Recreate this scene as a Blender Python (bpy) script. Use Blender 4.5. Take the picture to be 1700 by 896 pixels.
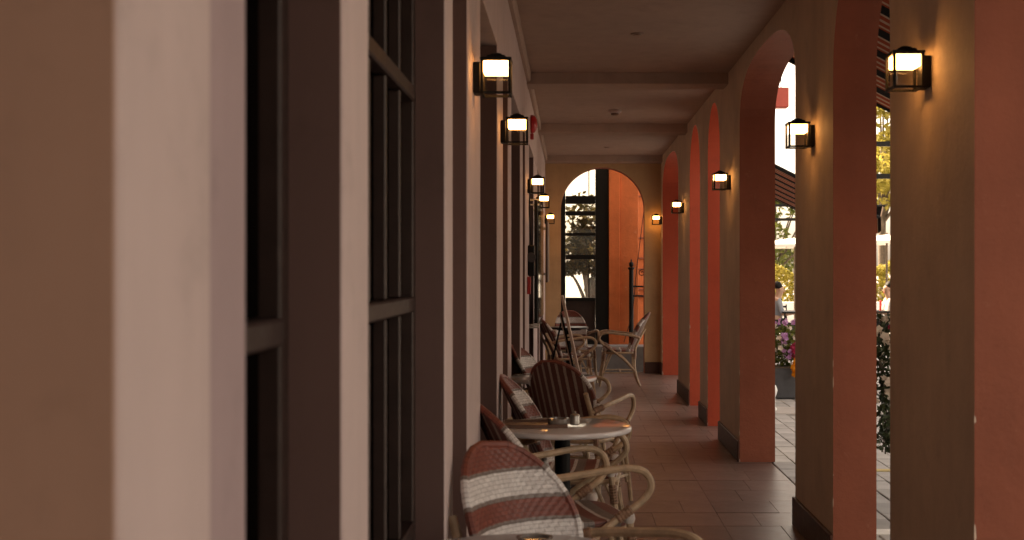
import bpy, math, random
from mathutils import Vector, Matrix

R = math.radians
scene = bpy.context.scene
for o in list(bpy.data.objects):
    bpy.data.objects.remove(o)

# ------------------------------------------------------------------ camera
cam_d = bpy.data.cameras.new("camera")
cam = bpy.data.objects.new("camera", cam_d)
scene.collection.objects.link(cam)
cam.location = (0, 0, 1.40)
cam.rotation_euler = (R(90), 0, 0)
cam_d.sensor_width = 36.0
cam_d.lens = 2050 / 1700 * 36.0
cam_d.shift_x = -97 / 1700
cam_d.shift_y = 0.001
cam_d.clip_start = 0.05
cam_d.clip_end = 2000
cam_d.dof.use_dof = True
cam_d.dof.focus_distance = 9.0
cam_d.dof.aperture_fstop = 5.2
scene.camera = cam

# ------------------------------------------------------------------ world and sun
SUN_EL, SUN_AZ = R(40), R(-52)          # azimuth measured from +Y towards +X: sun stands ahead and behind the building, left
world = bpy.data.worlds.new("World")
scene.world = world
world.use_nodes = True
wn = world.node_tree
wn.nodes.clear()
sky = wn.nodes.new("ShaderNodeTexSky")
sky.sky_type = 'NISHITA'
sky.sun_disc = False
sky.sun_elevation = SUN_EL
sky.sun_rotation = SUN_AZ
sky.dust_density = 4.0
sky.air_density = 1.0
hs = wn.nodes.new("ShaderNodeHueSaturation")
hs.inputs["Saturation"].default_value = 0.30
bg = wn.nodes.new("ShaderNodeBackground")
bg.inputs[1].default_value = 0.15
wo = wn.nodes.new("ShaderNodeOutputWorld")
wn.links.new(sky.outputs[0], hs.inputs["Color"])
wn.links.new(hs.outputs[0], bg.inputs[0])
wn.links.new(bg.outputs[0], wo.inputs[0])

sun_d = bpy.data.lights.new("sun", 'SUN')
sun_d.energy = 4.0
sun_d.angle = R(0.6)
sun_d.color = (1.0, 0.90, 0.76)
sun = bpy.data.objects.new("sun", sun_d)
scene.collection.objects.link(sun)
sdir = Vector((math.sin(SUN_AZ) * math.cos(SUN_EL), math.cos(SUN_AZ) * math.cos(SUN_EL), math.sin(SUN_EL)))
sun.rotation_euler = sdir.to_track_quat('Z', 'Y').to_euler()
sun.location = sdir * 60

vs = scene.view_settings
vs.view_transform = 'Standard'
vs.look = 'None'
vs.exposure = 2.05
vs.gamma = 1.0
vs.use_white_balance = True           # camera set for open shade, as the photograph's warm cast shows
vs.white_balance_temperature = 9300
vs.white_balance_tint = 16
vs.use_curve_mapping = False
scene.render.engine = 'CYCLES'
scene.cycles.use_denoising = True
scene.cycles.max_bounces = 10
scene.cycles.diffuse_bounces = 6
scene.cycles.transparent_max_bounces = 16
scene.cycles.sample_clamp_indirect = 6.0
scene.cycles.caustics_reflective = False
scene.cycles.caustics_refractive = False

# ------------------------------------------------------------------ helpers
COL = scene.collection
rng = random.Random(7)


class MB:
    """collects geometry for one mesh"""
    def __init__(s):
        s.v = []; s.f = []; s.uv = []; s.mi = []; s.has_uv = False; s.cur = 0

    def face(s, idx, uv=None):
        s.f.append(tuple(idx)); s.uv.append(uv); s.mi.append(s.cur)
        if uv: s.has_uv = True

    def quad(s, a, b, c, d, uv=None):
        n = len(s.v); s.v += [tuple(a), tuple(b), tuple(c), tuple(d)]
        s.face((n, n + 1, n + 2, n + 3), uv)

    def box(s, x0, x1, y0, y1, z0, z1, b=0.0):
        """box, with chamfered edges when b > 0"""
        if x0 > x1: x0, x1 = x1, x0
        if y0 > y1: y0, y1 = y1, y0
        if z0 > z1: z0, z1 = z1, z0
        n = len(s.v)
        if b <= 0:
            for z in (z0, z1):
                s.v += [(x0, y0, z), (x1, y0, z), (x1, y1, z), (x0, y1, z)]
            for f in ((3, 2, 1, 0), (4, 5, 6, 7), (0, 1, 5, 4), (1, 2, 6, 5), (2, 3, 7, 6), (3, 0, 4, 7)):
                s.face([n + i for i in f])
            return
        b = min(b, (x1 - x0) * .45, (y1 - y0) * .45, (z1 - z0) * .45)
        idx = {}
        xs, ys, zs = (x0, x1), (y0, y1), (z0, z1)
        for i in (0, 1):
            for j in (0, 1):
                for k in (0, 1):
                    for ax in range(3):
                        p = [xs[i], ys[j], zs[k]]
                        sg = (1 if i == 0 else -1, 1 if j == 0 else -1, 1 if k == 0 else -1)
                        for a2 in range(3):
                            if a2 != ax: p[a2] += sg[a2] * b
                        idx[(i, j, k, ax)] = len(s.v); s.v.append(tuple(p))
        I = idx
        for k in (0, 1):
            q = [I[(0, 0, k, 2)], I[(1, 0, k, 2)], I[(1, 1, k, 2)], I[(0, 1, k, 2)]]
            s.face(q if k else q[::-1])
            q = [I[(k, 0, 0, 0)], I[(k, 1, 0, 0)], I[(k, 1, 1, 0)], I[(k, 0, 1, 0)]]
            s.face(q if k else q[::-1])
            q = [I[(0, k, 0, 1)], I[(0, k, 1, 1)], I[(1, k, 1, 1)], I[(1, k, 0, 1)]]
            s.face(q if k else q[::-1])
        for i in (0, 1):
            for j in (0, 1):
                q = [I[(i, j, 0, 0)], I[(i, j, 1, 0)], I[(i, j, 1, 1)], I[(i, j, 0, 1)]]
                s.face(q if (i ^ j) else q[::-1])
                q = [I[(i, 0, j, 0)], I[(i, 1, j, 0)], I[(i, 1, j, 2)], I[(i, 0, j, 2)]]
                s.face(q[::-1] if (i ^ j) else q)
                q = [I[(0, i, j, 1)], I[(1, i, j, 1)], I[(1, i, j, 2)], I[(0, i, j, 2)]]
                s.face(q if (i ^ j) else q[::-1])
        for i in (0, 1):
            for j in (0, 1):
                for k in (0, 1):
                    t = [I[(i, j, k, 0)], I[(i, j, k, 1)], I[(i, j, k, 2)]]
                    s.face(t if (i + j + k) % 2 else t[::-1])

    def tube(s, pts, r, n=8, caps=True, uvs=None):
        """tube along points; r number or list; uvs list of v coordinates"""
        pts = [Vector(p) for p in pts]
        m = len(pts)
        rs = r if isinstance(r, (list, tuple)) else [r] * m
        t0 = (pts[1] - pts[0]).normalized()
        up = Vector((0, 0, 1)) if abs(t0.z) < .9 else Vector((1, 0, 0))
        nx = t0.cross(up).normalized()
        base = len(s.v)
        for i in range(m):
            if i == 0: t = pts[1] - pts[0]
            elif i == m - 1: t = pts[-1] - pts[-2]
            else: t = (pts[i + 1] - pts[i]).normalized() + (pts[i] - pts[i - 1]).normalized()
            if t.length < 1e-9: t = pts[i] - pts[i - 1]
            t.normalize()
            nx = (nx - t * nx.dot(t))
            nx.normalize()
            ny = t.cross(nx)
            for k in range(n):
                a = 2 * math.pi * k / n
                s.v.append(tuple(pts[i] + (nx * math.cos(a) + ny * math.sin(a)) * rs[i]))
        for i in range(m - 1):
            for k in range(n):
                a, b = base + i * n + k, base + i * n + (k + 1) % n
                uv = None
                if uvs: uv = ((uvs[i][0], uvs[i][1]),) * 2 + ((uvs[i + 1][0], uvs[i + 1][1]),) * 2
                s.face((a, b, b + n, a + n), uv)
        if caps:
            uv = None
            s.face([base + k for k in range(n)][::-1], ((uvs[0],) * n) if uvs else None)
            s.face([base + (m - 1) * n + k for k in range(n)], ((uvs[-1],) * n) if uvs else None)

    def lathe(s, prof, c=(0, 0, 0), n=24, a0=0.0):
        """prof: (radius, z) list about z axis at c"""
        base = len(s.v)
        for (r, z) in prof:
            for k in range(n):
                a = a0 + 2 * math.pi * k / n
                s.v.append((c[0] + r * math.cos(a), c[1] + r * math.sin(a), c[2] + z))
        for i in range(len(prof) - 1):
            for k in range(n):
                a, b = base + i * n + k, base + i * n + (k + 1) % n
                s.face((a, b, b + n, a + n))
        s.face([base + k for k in range(n)][::-1])
        s.face([base + (len(prof) - 1) * n + k for k in range(n)])

    def mesh(s, name, mats, smooth=False):
        me = bpy.data.meshes.new(name)
        me.from_pydata(s.v, [], s.f)
        if s.has_uv:
            ul = me.uv_layers.new(name="UVMap")
            li = 0
            for fi, f in enumerate(s.f):
                u = s.uv[fi]
                for j in range(len(f)):
                    if u: ul.data[li].uv = u[j]
                    li += 1
        for m in (mats if isinstance(mats, (list, tuple)) else [mats]):
            me.materials.append(m)
        if any(s.mi):
            me.polygons.foreach_set("material_index", s.mi)
        if smooth:
            me.polygons.foreach_set("use_smooth", [True] * len(me.polygons))
            try: me.set_sharp_from_angle(angle=R(40))
            except Exception: pass
        me.update()
        return me

    def build(s, name, mats, parent=None, smooth=False, loc=None):
        return link(name, s.mesh(name, mats, smooth), parent, loc)


def link(name, me, parent=None, loc=None):
    o = bpy.data.objects.new(name, me)
    COL.objects.link(o)
    if parent: o.parent = parent
    if loc: o.location = loc
    return o


def tag(o, label, cat, group=None):
    o["label"] = label; o["category"] = cat
    if group: o["group"] = group
    return o


def thing(name, label, cat, loc=(0, 0, 0), rz=0.0, group=None):
    o = bpy.data.objects.new(name, None)
    o.empty_display_size = .1
    COL.objects.link(o)
    o.location = loc; o.rotation_euler = (0, 0, rz)
    return tag(o, label, cat, group)


def structure(o):
    o["kind"] = "structure"; return o


def copy_tree(root, loc, rz, label):
    def rec(o, parent):
        c = o.copy(); COL.objects.link(c); c.parent = parent
        for ch in o.children: rec(ch, c)
        return c
    c = rec(root, None)
    c.location = loc; c.rotation_euler = (0, 0, rz); c["label"] = label
    return c


def smooth_path(pts, n=6, closed=False):
    """Catmull-Rom through points"""
    P = [Vector(p) for p in pts]
    out = []
    m = len(P)
    for i in range(m - 1):
        p0 = P[i - 1] if i > 0 else P[0] * 2 - P[1]
        p1, p2 = P[i], P[i + 1]
        p3 = P[i + 2] if i + 2 < m else P[-1] * 2 - P[-2]
        for k in range(n):
            t = k / n
            out.append(.5 * ((2 * p1) + (p2 - p0) * t + (2 * p0 - 5 * p1 + 4 * p2 - p3) * t * t + (3 * p1 - p0 - 3 * p2 + p3) * t ** 3))
    out.append(P[-1])
    return out


# ------------------------------------------------------------------ materials
def new_mat(name):
    m = bpy.data.materials.new(name); m.use_nodes = True
    nt = m.node_tree
    return m, nt, nt.nodes["Principled BSDF"]


def mixrgb(nt, fac, a, b, mode='MIX'):
    n = nt.nodes.new("ShaderNodeMix"); n.data_type = 'RGBA'; n.blend_type = mode
    for sock, val in ((n.inputs[0], fac), (n.inputs[6], a), (n.inputs[7], b)):
        if hasattr(val, "is_linked"): nt.links.new(val, sock)
        elif isinstance(val, (int, float)): sock.default_value = val
        else: sock.default_value = (*val[:3], 1)
    return n.outputs[2]


def noise(nt, scale, detail=4, rough=.6, coord=None, dims='3D'):
    t = nt.nodes.new("ShaderNodeTexNoise")
    t.inputs["Scale"].default_value = scale; t.inputs["Detail"].default_value = detail
    t.inputs["Roughness"].default_value = rough
    if coord is None:
        c = nt.nodes.new("ShaderNodeTexCoord"); coord = c.outputs["Object"]
    nt.links.new(coord, t.inputs["Vector"])
    return t.outputs[0]


def ramp(nt, src, stops, const=False):
    r = nt.nodes.new("ShaderNodeValToRGB")
    if const: r.color_ramp.interpolation = 'CONSTANT'
    el = r.color_ramp.elements
    while len(el) > 1: el.remove(el[-1])
    el[0].position = stops[0][0]; el[0].color = (*stops[0][1], 1)
    for p, c in stops[1:]:
        e = el.new(p); e.color = (*c, 1)
    nt.links.new(src, r.inputs[0])
    return r.outputs[0]


def bump(nt, bs, h, strength=.2, dist=.01):
    b = nt.nodes.new("ShaderNodeBump")
    b.inputs["Strength"].default_value = strength; b.inputs["Distance"].default_value = dist
    nt.links.new(h, b.inputs["Height"]); nt.links.new(b.outputs[0], bs.inputs["Normal"])


def simple(name, col, rough=.6, var=.12, scale=6.0, bmp=0.0, bscale=60.0, metal=0.0, spec=.5, obj_random=0.0):
    """one colour broken up by two noises, with fine relief"""
    m, nt, bs = new_mat(name)
    dark = [c * (1 - var) for c in col]; light = [min(1, c * (1 + var)) for c in col]
    n1 = noise(nt, scale)
    c = ramp(nt, n1, [(.3, dark), (.7, light)])
    if obj_random > 0:
        oi = nt.nodes.new("ShaderNodeObjectInfo")
        c = mixrgb(nt, 1.0, c, ramp(nt, oi.outputs["Random"], [(0, [1 - obj_random] * 3), (1, [1.0] * 3)]), 'MULTIPLY')
    nt.links.new(c, bs.inputs["Base Color"])
    n2 = noise(nt, scale * 3.3, 3)
    rr = nt.nodes.new("ShaderNodeMapRange")
    rr.inputs["To Min"].default_value = max(.03, rough - .1); rr.inputs["To Max"].default_value = min(1, rough + .1)
    nt.links.new(n2, rr.inputs[0]); nt.links.new(rr.outputs[0], bs.inputs["Roughness"])
    bs.inputs["Metallic"].default_value = metal
    bs.inputs["Specular IOR Level"].default_value = spec
    if bmp > 0: bump(nt, bs, noise(nt, bscale, 5, .65), bmp, .01)
    return m


def plaster(name, col, stain=None, var=.13, bmp=.22):
    """painted render: broad mottling, vertical water marks, fine trowel relief"""
    m, nt, bs = new_mat(name)
    tc = nt.nodes.new("ShaderNodeTexCoord")
    mp = nt.nodes.new("ShaderNodeMapping"); mp.inputs["Scale"].default_value = (1, 1, .12)
    nt.links.new(tc.outputs["Object"], mp.inputs[0])
    c = ramp(nt, noise(nt, 2.2, 6, .62, tc.outputs["Object"]), [(.28, [x * (1 - var) for x in col]), (.72, [min(1, x * (1 + var)) for x in col])])
    streak = ramp(nt, noise(nt, 9, 4, .6, mp.outputs[0]), [(.35, [.90] * 3), (.62, [1.0] * 3)])
    c = mixrgb(nt, .7, c, streak, 'MULTIPLY')
    smudge = ramp(nt, noise(nt, 5.5, 7, .72, tc.outputs["Object"]), [(.33, [.80] * 3), (.46, [1.0] * 3)])
    c = mixrgb(nt, .55, c, smudge, 'MULTIPLY')
    if stain:
        sfac = ramp(nt, noise(nt, 14, 6, .7, tc.outputs["Object"]), [(.62, (0, 0, 0)), (.75, (.5, .5, .5))])
        c = mixrgb(nt, sfac, c, stain)
    nt.links.new(c, bs.inputs["Base Color"])
    bs.inputs["Roughness"].default_value = .72
    bs.inputs["Specular IOR Level"].default_value = .3
    bump(nt, bs, noise(nt, 28, 8, .72, tc.outputs["Object"]), bmp, .02)
    return m


M = {}
M['cream'] = plaster('cream_plaster', (.61, .485, .385))
M['amber'] = plaster('lamp_glow_plaster', (.50, .33, .19))  # lantern glow put into the end wall's base colour
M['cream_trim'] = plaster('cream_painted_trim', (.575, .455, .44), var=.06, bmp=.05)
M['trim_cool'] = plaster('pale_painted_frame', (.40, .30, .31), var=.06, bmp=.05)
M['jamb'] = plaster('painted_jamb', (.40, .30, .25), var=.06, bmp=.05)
M['jamb_tan'] = plaster('tan_painted_jamb', (.42, .265, .205), var=.06, bmp=.05)
M['jamb_brown'] = plaster('brown_painted_jamb', (.145, .083, .074), var=.06, bmp=.05)
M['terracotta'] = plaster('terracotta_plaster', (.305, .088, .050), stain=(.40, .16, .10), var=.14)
M['coral_lining'] = plaster('coral_red_plaster', (.43, .064, .030), stain=(.47, .10, .055), var=.10)
M['terracotta_far'] = plaster('weathered_terracotta_plaster', (.64, .165, .06), stain=(.70, .36, .22), var=.2)
M['ceiling'] = plaster('ceiling_paint', (.40, .29, .245), var=.05, bmp=.03)
M['skirting'] = simple('skirting_tile', (.075, .030, .020), .5, .2, 12, .08, spec=.3)
M['chip'] = simple('bare_plaster', (.62, .48, .38), .9, .2, 40)
M['frame_dark'] = simple('dark_brown_painted_wood', (.034, .019, .016), .45, .2, 14, .06, 80, spec=.3)
M['black'] = simple('black_metal', (.0045, .004, .004), .5, .3, 20, .03, 90, spec=.22)
M['steel'] = simple('brushed_steel', (.45, .43, .40), .35, .1, 30, 0, metal=.8)
M['rattan'] = simple('rattan_cane', (.50, .36, .24), .45, .25, 22, .15, 70)
M['rattan_wrap'] = simple('rattan_binding', (.30, .175, .115), .5, .3, 60, .1, 120)
M['wrap_pale'] = simple('pale_binding', (.60, .54, .50), .55, .15, 60, .1, 120)
M['marble'] = simple('white_table_top', (.78, .76, .77), .06, .04, 5, spec=.7)
M['table_edge'] = simple('white_table_edge', (.74, .71, .70), .35, .05, 8)
M['dark_top'] = simple('dark_table_top', (.012, .008, .008), .35, .2, 8, spec=.3)
M['red_paint'] = simple('red_paint', (.42, .015, .02), .4, .1, 20)
M['tray'] = simple('brown_tray', (.16, .085, .06), .3, .2, 18)
M['glassware'] = simple('smoked_glassware', (.22, .19, .17), .08, .1, 9, spec=.8)
M['white_paint'] = simple('white_paint', (.75, .74, .72), .5, .06, 9)
M['grey_step'] = simple('grey_stone_step', (.16, .15, .15), .7, .15, 9, .2, 40)
M['planter'] = simple('dark_grey_planter', (.06, .06, .066), .7, .15, 14, .1, spec=.3)
M['easel_wood'] = simple('pale_wood', (.46, .34, .28), .5, .2, 25)
M['plaza'] = simple('plaza_ground', (.27, .26, .25), .85, .12, 1.2, .1, 30)
M['concrete'] = simple('concrete_band', (.42, .39, .37), .8, .1, 5, .15, 50)
M['bark'] = simple('bark', (.10, .075, .055), .9, .3, 14, .4, 30)
M['roof'] = simple('upper_wall', (.50, .40, .30), .8, .1, 1.5)
M['skin'] = simple('skin', (.45, .27, .19), .5, .06, 10)
M['hair'] = simple('black_hair', (.005, .004, .004), .6, .2, 60, spec=.2)
M['shirt_white'] = simple('white_shirt', (.72, .70, .70), .8, .06, 10)
M['shirt_grey'] = simple('grey_blue_shirt', (.22, .25, .29), .8, .08, 10)
M['collar_red'] = simple('red_cloth', (.55, .03, .035), .8, .1, 10)
M['trousers'] = simple('dark_trousers', (.03, .03, .035), .85, .2, 10)
M['canvas'] = simple('white_canvas', (.78, .76, .72), .8, .05, 4)
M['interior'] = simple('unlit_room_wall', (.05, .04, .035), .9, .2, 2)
M['mortar'] = simple('mortar', (.28, .27, .26), .9, .15, 20, .2)
M['grout'] = simple('tile_grout', (.19, .126, .108), .9, .2, 20, .2)
M['yellow_strip'] = simple('yellow_paving_strip', (.52, .40, .17), .8, .15, 20)
M['flyer'] = simple('dark_notice_board', (.055, .028, .022), .35, .2, 10)
M['coral'] = simple('coral_red_box', (.55, .10, .075), .55, .1, 9)


def leaf_mat(name, a, b, trans=.25):
    m, nt, bs = new_mat(name)
    g = nt.nodes.new("ShaderNodeNewGeometry")
    c = ramp(nt, g.outputs["Random Per Island"], [(0, a), (1, b)])
    nt.links.new(c, bs.inputs["Base Color"])
    bs.inputs["Roughness"].default_value = .55
    bs.inputs["Specular IOR Level"].default_value = .25
    tr = nt.nodes.new("ShaderNodeBsdfTranslucent"); nt.links.new(c, tr.inputs[0])
    mx = nt.nodes.new("ShaderNodeMixShader"); mx.inputs[0].default_value = trans
    nt.links.new(bs.outputs[0], mx.inputs[1]); nt.links.new(tr.outputs[0], mx.inputs[2])
    nt.links.new(mx.outputs[0], nt.nodes["Material Output"].inputs[0])
    return m


M['leaf_yellow'] = leaf_mat('sunlit_yellow_leaves', (.22, .19, .035), (.42, .35, .09), .5)
M['leaf_green'] = leaf_mat('green_leaves', (.06, .085, .02), (.16, .17, .04), .35)
M['leaf_dark'] = leaf_mat('dark_leaves', (.018, .028, .012), (.05, .065, .025), .15)
M['leaf_amber'] = leaf_mat('dark_amber_leaves', (.020, .018, .006), (.09, .065, .018), .25)
M['petal_white'] = leaf_mat('white_petals', (.50, .40, .31), (.74, .64, .55), .3)
M['petal_purple'] = leaf_mat('purple_petals', (.34, .12, .36), (.58, .36, .55), .3)
M['petal_red'] = leaf_mat('crimson_petals', (.30, .02, .06), (.48, .05, .12), .3)
M['petal_orange'] = leaf_mat('orange_petals', (.65, .20, .015), (.80, .36, .03), .3)


def glass_mat(name, tint, reflect=.12):
    m = bpy.data.materials.new(name); m.use_nodes = True
    nt = m.node_tree; nt.nodes.clear()
    out = nt.nodes.new("ShaderNodeOutputMaterial")
    t = nt.nodes.new("ShaderNodeBsdfTransparent"); t.inputs[0].default_value = (*tint, 1)
    g = nt.nodes.new("ShaderNodeBsdfGlossy"); g.inputs["Roughness"].default_value = .03
    fr = nt.nodes.new("ShaderNodeFresnel"); fr.inputs[0].default_value = 1.45
    ml = nt.nodes.new("ShaderNodeMath"); ml.operation = 'MULTIPLY'; ml.inputs[1].default_value = reflect
    mx = nt.nodes.new("ShaderNodeMixShader")
    nt.links.new(fr.outputs[0], ml.inputs[0]); nt.links.new(ml.outputs[0], mx.inputs[0])
    nt.links.new(t.outputs[0], mx.inputs[1]); nt.links.new(g.outputs[0], mx.inputs[2])
    nt.links.new(mx.outputs[0], out.inputs[0])
    return m


M['glass_dark'] = glass_mat('tinted_window_glass', (.25, .22, .20), .35)
M['glass_lamp'] = glass_mat('lantern_glass', (.95, .94, .92), .25)
M['glass_clear'] = glass_mat('clear_glass', (.92, .92, .90), .8)


def lamp_mat():
    m, nt, bs = new_mat('lit_diffuser')
    bs.inputs["Base Color"].default_value = (.9, .8, .65, 1)
    bs.inputs["Emission Color"].default_value = (1.0, .50, .18, 1)
    bs.inputs["Emission Strength"].default_value = 6.0
    return m


M['lit'] = lamp_mat()


def stripe_mat(name, axis, period, stops, bmp_scale=0):
    m, nt, bs = new_mat(name)
    uv = nt.nodes.new("ShaderNodeUVMap")
    sx = nt.nodes.new("ShaderNodeSeparateXYZ"); nt.links.new(uv.outputs[0], sx.inputs[0])
    d = nt.nodes.new("ShaderNodeMath"); d.operation = 'DIVIDE'; d.inputs[1].default_value = period
    jit = noise(nt, 55, 3)
    ad = nt.nodes.new("ShaderNodeMath"); ad.operation = 'MULTIPLY_ADD'; ad.inputs[1].default_value = .006; ad.inputs[2].default_value = -.003
    nt.links.new(jit, ad.inputs[0])
    a2 = nt.nodes.new("ShaderNodeMath"); a2.operation = 'ADD'
    nt.links.new(sx.outputs[axis], a2.inputs[0]); nt.links.new(ad.outputs[0], a2.inputs[1])
    nt.links.new(a2.outputs[0], d.inputs[0])
    fr = nt.nodes.new("ShaderNodeMath"); fr.operation = 'FRACT'; nt.links.new(d.outputs[0], fr.inputs[0])
    c = ramp(nt, fr.outputs[0], stops, True)
    v = ramp(nt, noise(nt, 90, 3), [(.3, [.78] * 3), (.65, [1.0] * 3)])
    c = mixrgb(nt, 1, c, v, 'MULTIPLY')
    if bmp_scale:
        bk = nt.nodes.new("ShaderNodeTexBrick")
        bk.inputs["Color1"].default_value = (1, 1, 1, 1); bk.inputs["Color2"].default_value = (.80, .78, .78, 1); bk.inputs["Mortar"].default_value = (.45, .42, .42, 1)
        bk.inputs["Scale"].default_value = 1.0; bk.inputs["Mortar Size"].default_value = .0011; bk.inputs["Mortar Smooth"].default_value = .6
        bk.inputs["Brick Width"].default_value = .030; bk.inputs["Row Height"].default_value = .0125
        nt.links.new(uv.outputs[0], bk.inputs["Vector"])
        c = mixrgb(nt, 1, c, bk.outputs[0], 'MULTIPLY')
    nt.links.new(c, bs.inputs["Base Color"])
    bs.inputs["Roughness"].default_value = .5
    bump(nt, bs, noise(nt, 160, 3), .15, .004)
    return m


RED, WHITE, GREY, DKRED = (.24, .062, .042), (.78, .74, .72), (.23, .185, .165), (.105, .033, .025)
M['weave_front'] = stripe_mat('striped_woven_cane', 1, .55, [(0, RED), (.080 / .55, GREY), (.092 / .55, WHITE), (.162 / .55, GREY), (.174 / .55, RED), (.228 / .55, GREY), (.240 / .55, WHITE), (.312 / .55, GREY), (.324 / .55, RED), (.395 / .55, GREY), (.407 / .55, WHITE)], 1)
M['weave_back'] = stripe_mat('vertical_banded_cane', 0, .043, [(0, DKRED), (.64, (.30, .235, .20))])
M['weave_seat'] = stripe_mat('woven_seat', 0, .11, [(0, RED), (.45, WHITE), (.6, GREY)], 1)
AW_ = M['awning'] = stripe_mat('striped_awning_cloth', 1, .42, [(0, (.012, .011, .011)), (.34, (.50, .36, .28)), (.42, (.34, .065, .03)), (.58, (.50, .36, .28)), (.68, (.34, .065, .03)), (.84, (.50, .36, .28)), (.92, (.34, .065, .03))])


AW_.node_tree.nodes['Principled BSDF'].inputs['Roughness'].default_value = .95
AW_.node_tree.nodes['Principled BSDF'].inputs['Specular IOR Level'].default_value = .05


def tile_mat(name, col, var, rough, rnd):
    m = simple(name, col, rough, var, 4.0, .10, 35, obj_random=rnd)
    return m


M['tile'] = tile_mat('terracotta_floor_tile', (.215, .140, .122), .18, .36, .20)
M['paver'] = tile_mat('grey_paver', (.44, .43, .425), .15, .8, .25)

# ================================================================== SETTING
CEIL, BEAM = 2.957, 2.87
XL, XR = -.345, 1.24          # corridor faces of the two long walls
Y0, YE = -9.0, 16.9

# ground far out to the horizon
g = MB()
g.quad((-400, -300, -.05), (400, -300, -.05), (400, 600, -.05), (-400, 600, -.05))
structure(g.build('ground', M['plaza']))

# arcade floor: a mortar bed with single tiles on it
fl = MB()
fl.box(-.47, 1.47, Y0, 17.15, -.12, -.0035)
floor = structure(fl.build('arcade_floor', M['grout']))


def tile_mesh(w, d, seed):
    b = MB(); b.box(-w / 2 + .001, w / 2 - .001, -d / 2 + .001, d / 2 - .001, -.012, 0, .0012)
    return b.mesh('tile', M['tile'])


tcache = {}
TROW = .37
rest = MB()
ntile = 0
row = 0
y = YE + .24
while y > Y0 + .3:
    edges_r = [.845, 1.155, 1.47] if row % 2 == 0 else [.845, 1.05, 1.47]
    if row % 3 == 2: edges_r = [.845, 1.21, 1.47]
    edges_l = [.845, .47, .095, -.28, -.47] if row % 2 else [.845, .66, .285, -.09, -.47]
    el = sorted(set(edges_l + edges_r))
    for a, b_ in zip(el[:-1], el[1:]):
        yc, xc = y - TROW / 2, (a + b_) / 2
        sees = yc > 6.1 and xc > -.3 and b_ - a > .1
        if sees and ntile < 292:
            key = round(b_ - a, 3)
            if key not in tcache: tcache[key] = tile_mesh(b_ - a, TROW, 0)
            t = link('tile', tcache[key], floor, (xc, yc, rng.uniform(-.0012, .0008)))
            t.rotation_euler = (rng.uniform(-.002, .002), rng.uniform(-.003, .003), rng.uniform(-.003, .003))
            ntile += 1
        else:
            rest.box(a + .003, b_ - .003, y - TROW + .003, y - .003, -.01, 0)
    y -= TROW; row += 1
ro = rest.build('tile_field', M['tile'], floor)
ro["kind"] = "stuff"

# paving outside
pv = MB(); pv.box(1.475, 40, -12, 60, -.2, -.018)
paving = structure(pv.build('paving', M['mortar']))
PW, PL = .16, .32
spots = []
nx_, ny_ = int(6.4 / PW), int(22 / PL)
for i in range(nx_):
    for j in range(ny_ + 1):
        x = 1.56 + i * PW; yy = .6 + j * PL + (PL / 2 if i % 2 else 0)
        if 12.05 < yy < 12.75: continue
        s_ = x / yy
        d = min(abs(s_ - .174) * 60 + (0 if 8 < yy < 12.6 else 3), abs(s_ - .253) * 60 + (0 if 6 < yy < 11 else 3))
        spots.append((d, x, yy))
spots.sort()
pb = MB(); pb.box(-PW / 2 + .004, PW / 2 - .004, -PL / 2 + .004, PL / 2 - .004, -.04, 0, .004)
pme = pb.mesh('paver', M['paver'])
pr = MB()
for k, (d, x, yy) in enumerate(spots):
    if k < 290:
        o = link('paver', pme, paving, (x, yy, -.006 + rng.uniform(-.0025, .0025)))
        o.rotation_euler = (rng.uniform(-.006, .006), rng.uniform(-.006, .006), 0)
    else:
        pr.box(x - PW / 2 + .004, x + PW / 2 - .004, yy - PL / 2 + .004, yy + PL / 2 - .004, -.03, -.006)
po = pr.build('paver_field', M['paver'], paving); po["kind"] = "stuff"
cb = MB(); cb.box(1.48, 7.9, 12.12, 12.70, -.05, .004, .006)
structure(cb.build('kerb_band', M['concrete']))
far_p = MB(); far_p.box(1.48, 39, 22.9, 58, -.05, -.008); far_p.box(7.95, 39, -11, 22.88, -.05, -.008)
structure(far_p.build('terrace_paving', M['paver']))

# ------------------------------------------------------------------ ceiling with beams
c = MB(); c.box(-.5, 1.43, Y0, YE + .2, CEIL, CEIL + .24)
ceiling = structure(c.build('ceiling', M['ceiling']))
for yb in (-4.2, -.7, 2.75, 6.2, 9.70, 13.08, 16.62):
    b = MB(); b.box(XL - .02, XR + .02, yb, yb + .30, BEAM, CEIL + .01, .006)
    b.build('ceiling_beam', M['ceiling'], ceiling)

# ------------------------------------------------------------------ arcade wall (right)
aw = thing('arcade_wall', 'beige arcade wall with terracotta lined arches on the right', 'wall', (XR, 0, 0))
# openings: (y0, y1, kind)
OPEN = [(-7.6, -5.4, 'w'), (-4.4, -3.4, 'n'), (-2.6, -1.6, 'n'), (-1.05, 1.15, 'w'), (1.72, 3.79, 'w'), (4.79, 5.83, 'n'),
        (6.81, 9.05, 'w'), (10.25, 11.15, 'n'), (11.82, 12.84, 'n'), (14.2, 16.6, 'w')]


def arch_profile(a, b, kind, n=28):
    pts = []
    cy, hw = (a + b) / 2, (b - a) / 2
    for k in range(n + 1):
        th = math.pi * (1 - k / n)
        u = math.cos(th)
        if kind == 'w':
            sn = max(0.0, math.sin(th))
            uu = math.copysign(abs(u) ** (2 / 2.7), u); hh = sn ** (2 / 2.7)
            pts.append((cy + hw * uu, 2.45 + .41 * hh))
        else:
            rise = min(.52, hw * 1.0)
            pts.append((cy + hw * u, 2.855 - rise + rise * math.sin(th)))
    return pts


def thick(ymid):
    return .205 if ymid < 6.32 else .26


TOPZ = CEIL + .2
body = MB()
marks = sorted([Y0] + [v for o_ in OPEN for v in o_[:2]] + [YE])
cuts = [Y0] + [v for o_ in OPEN for v in o_[:2]] + [YE]


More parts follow.
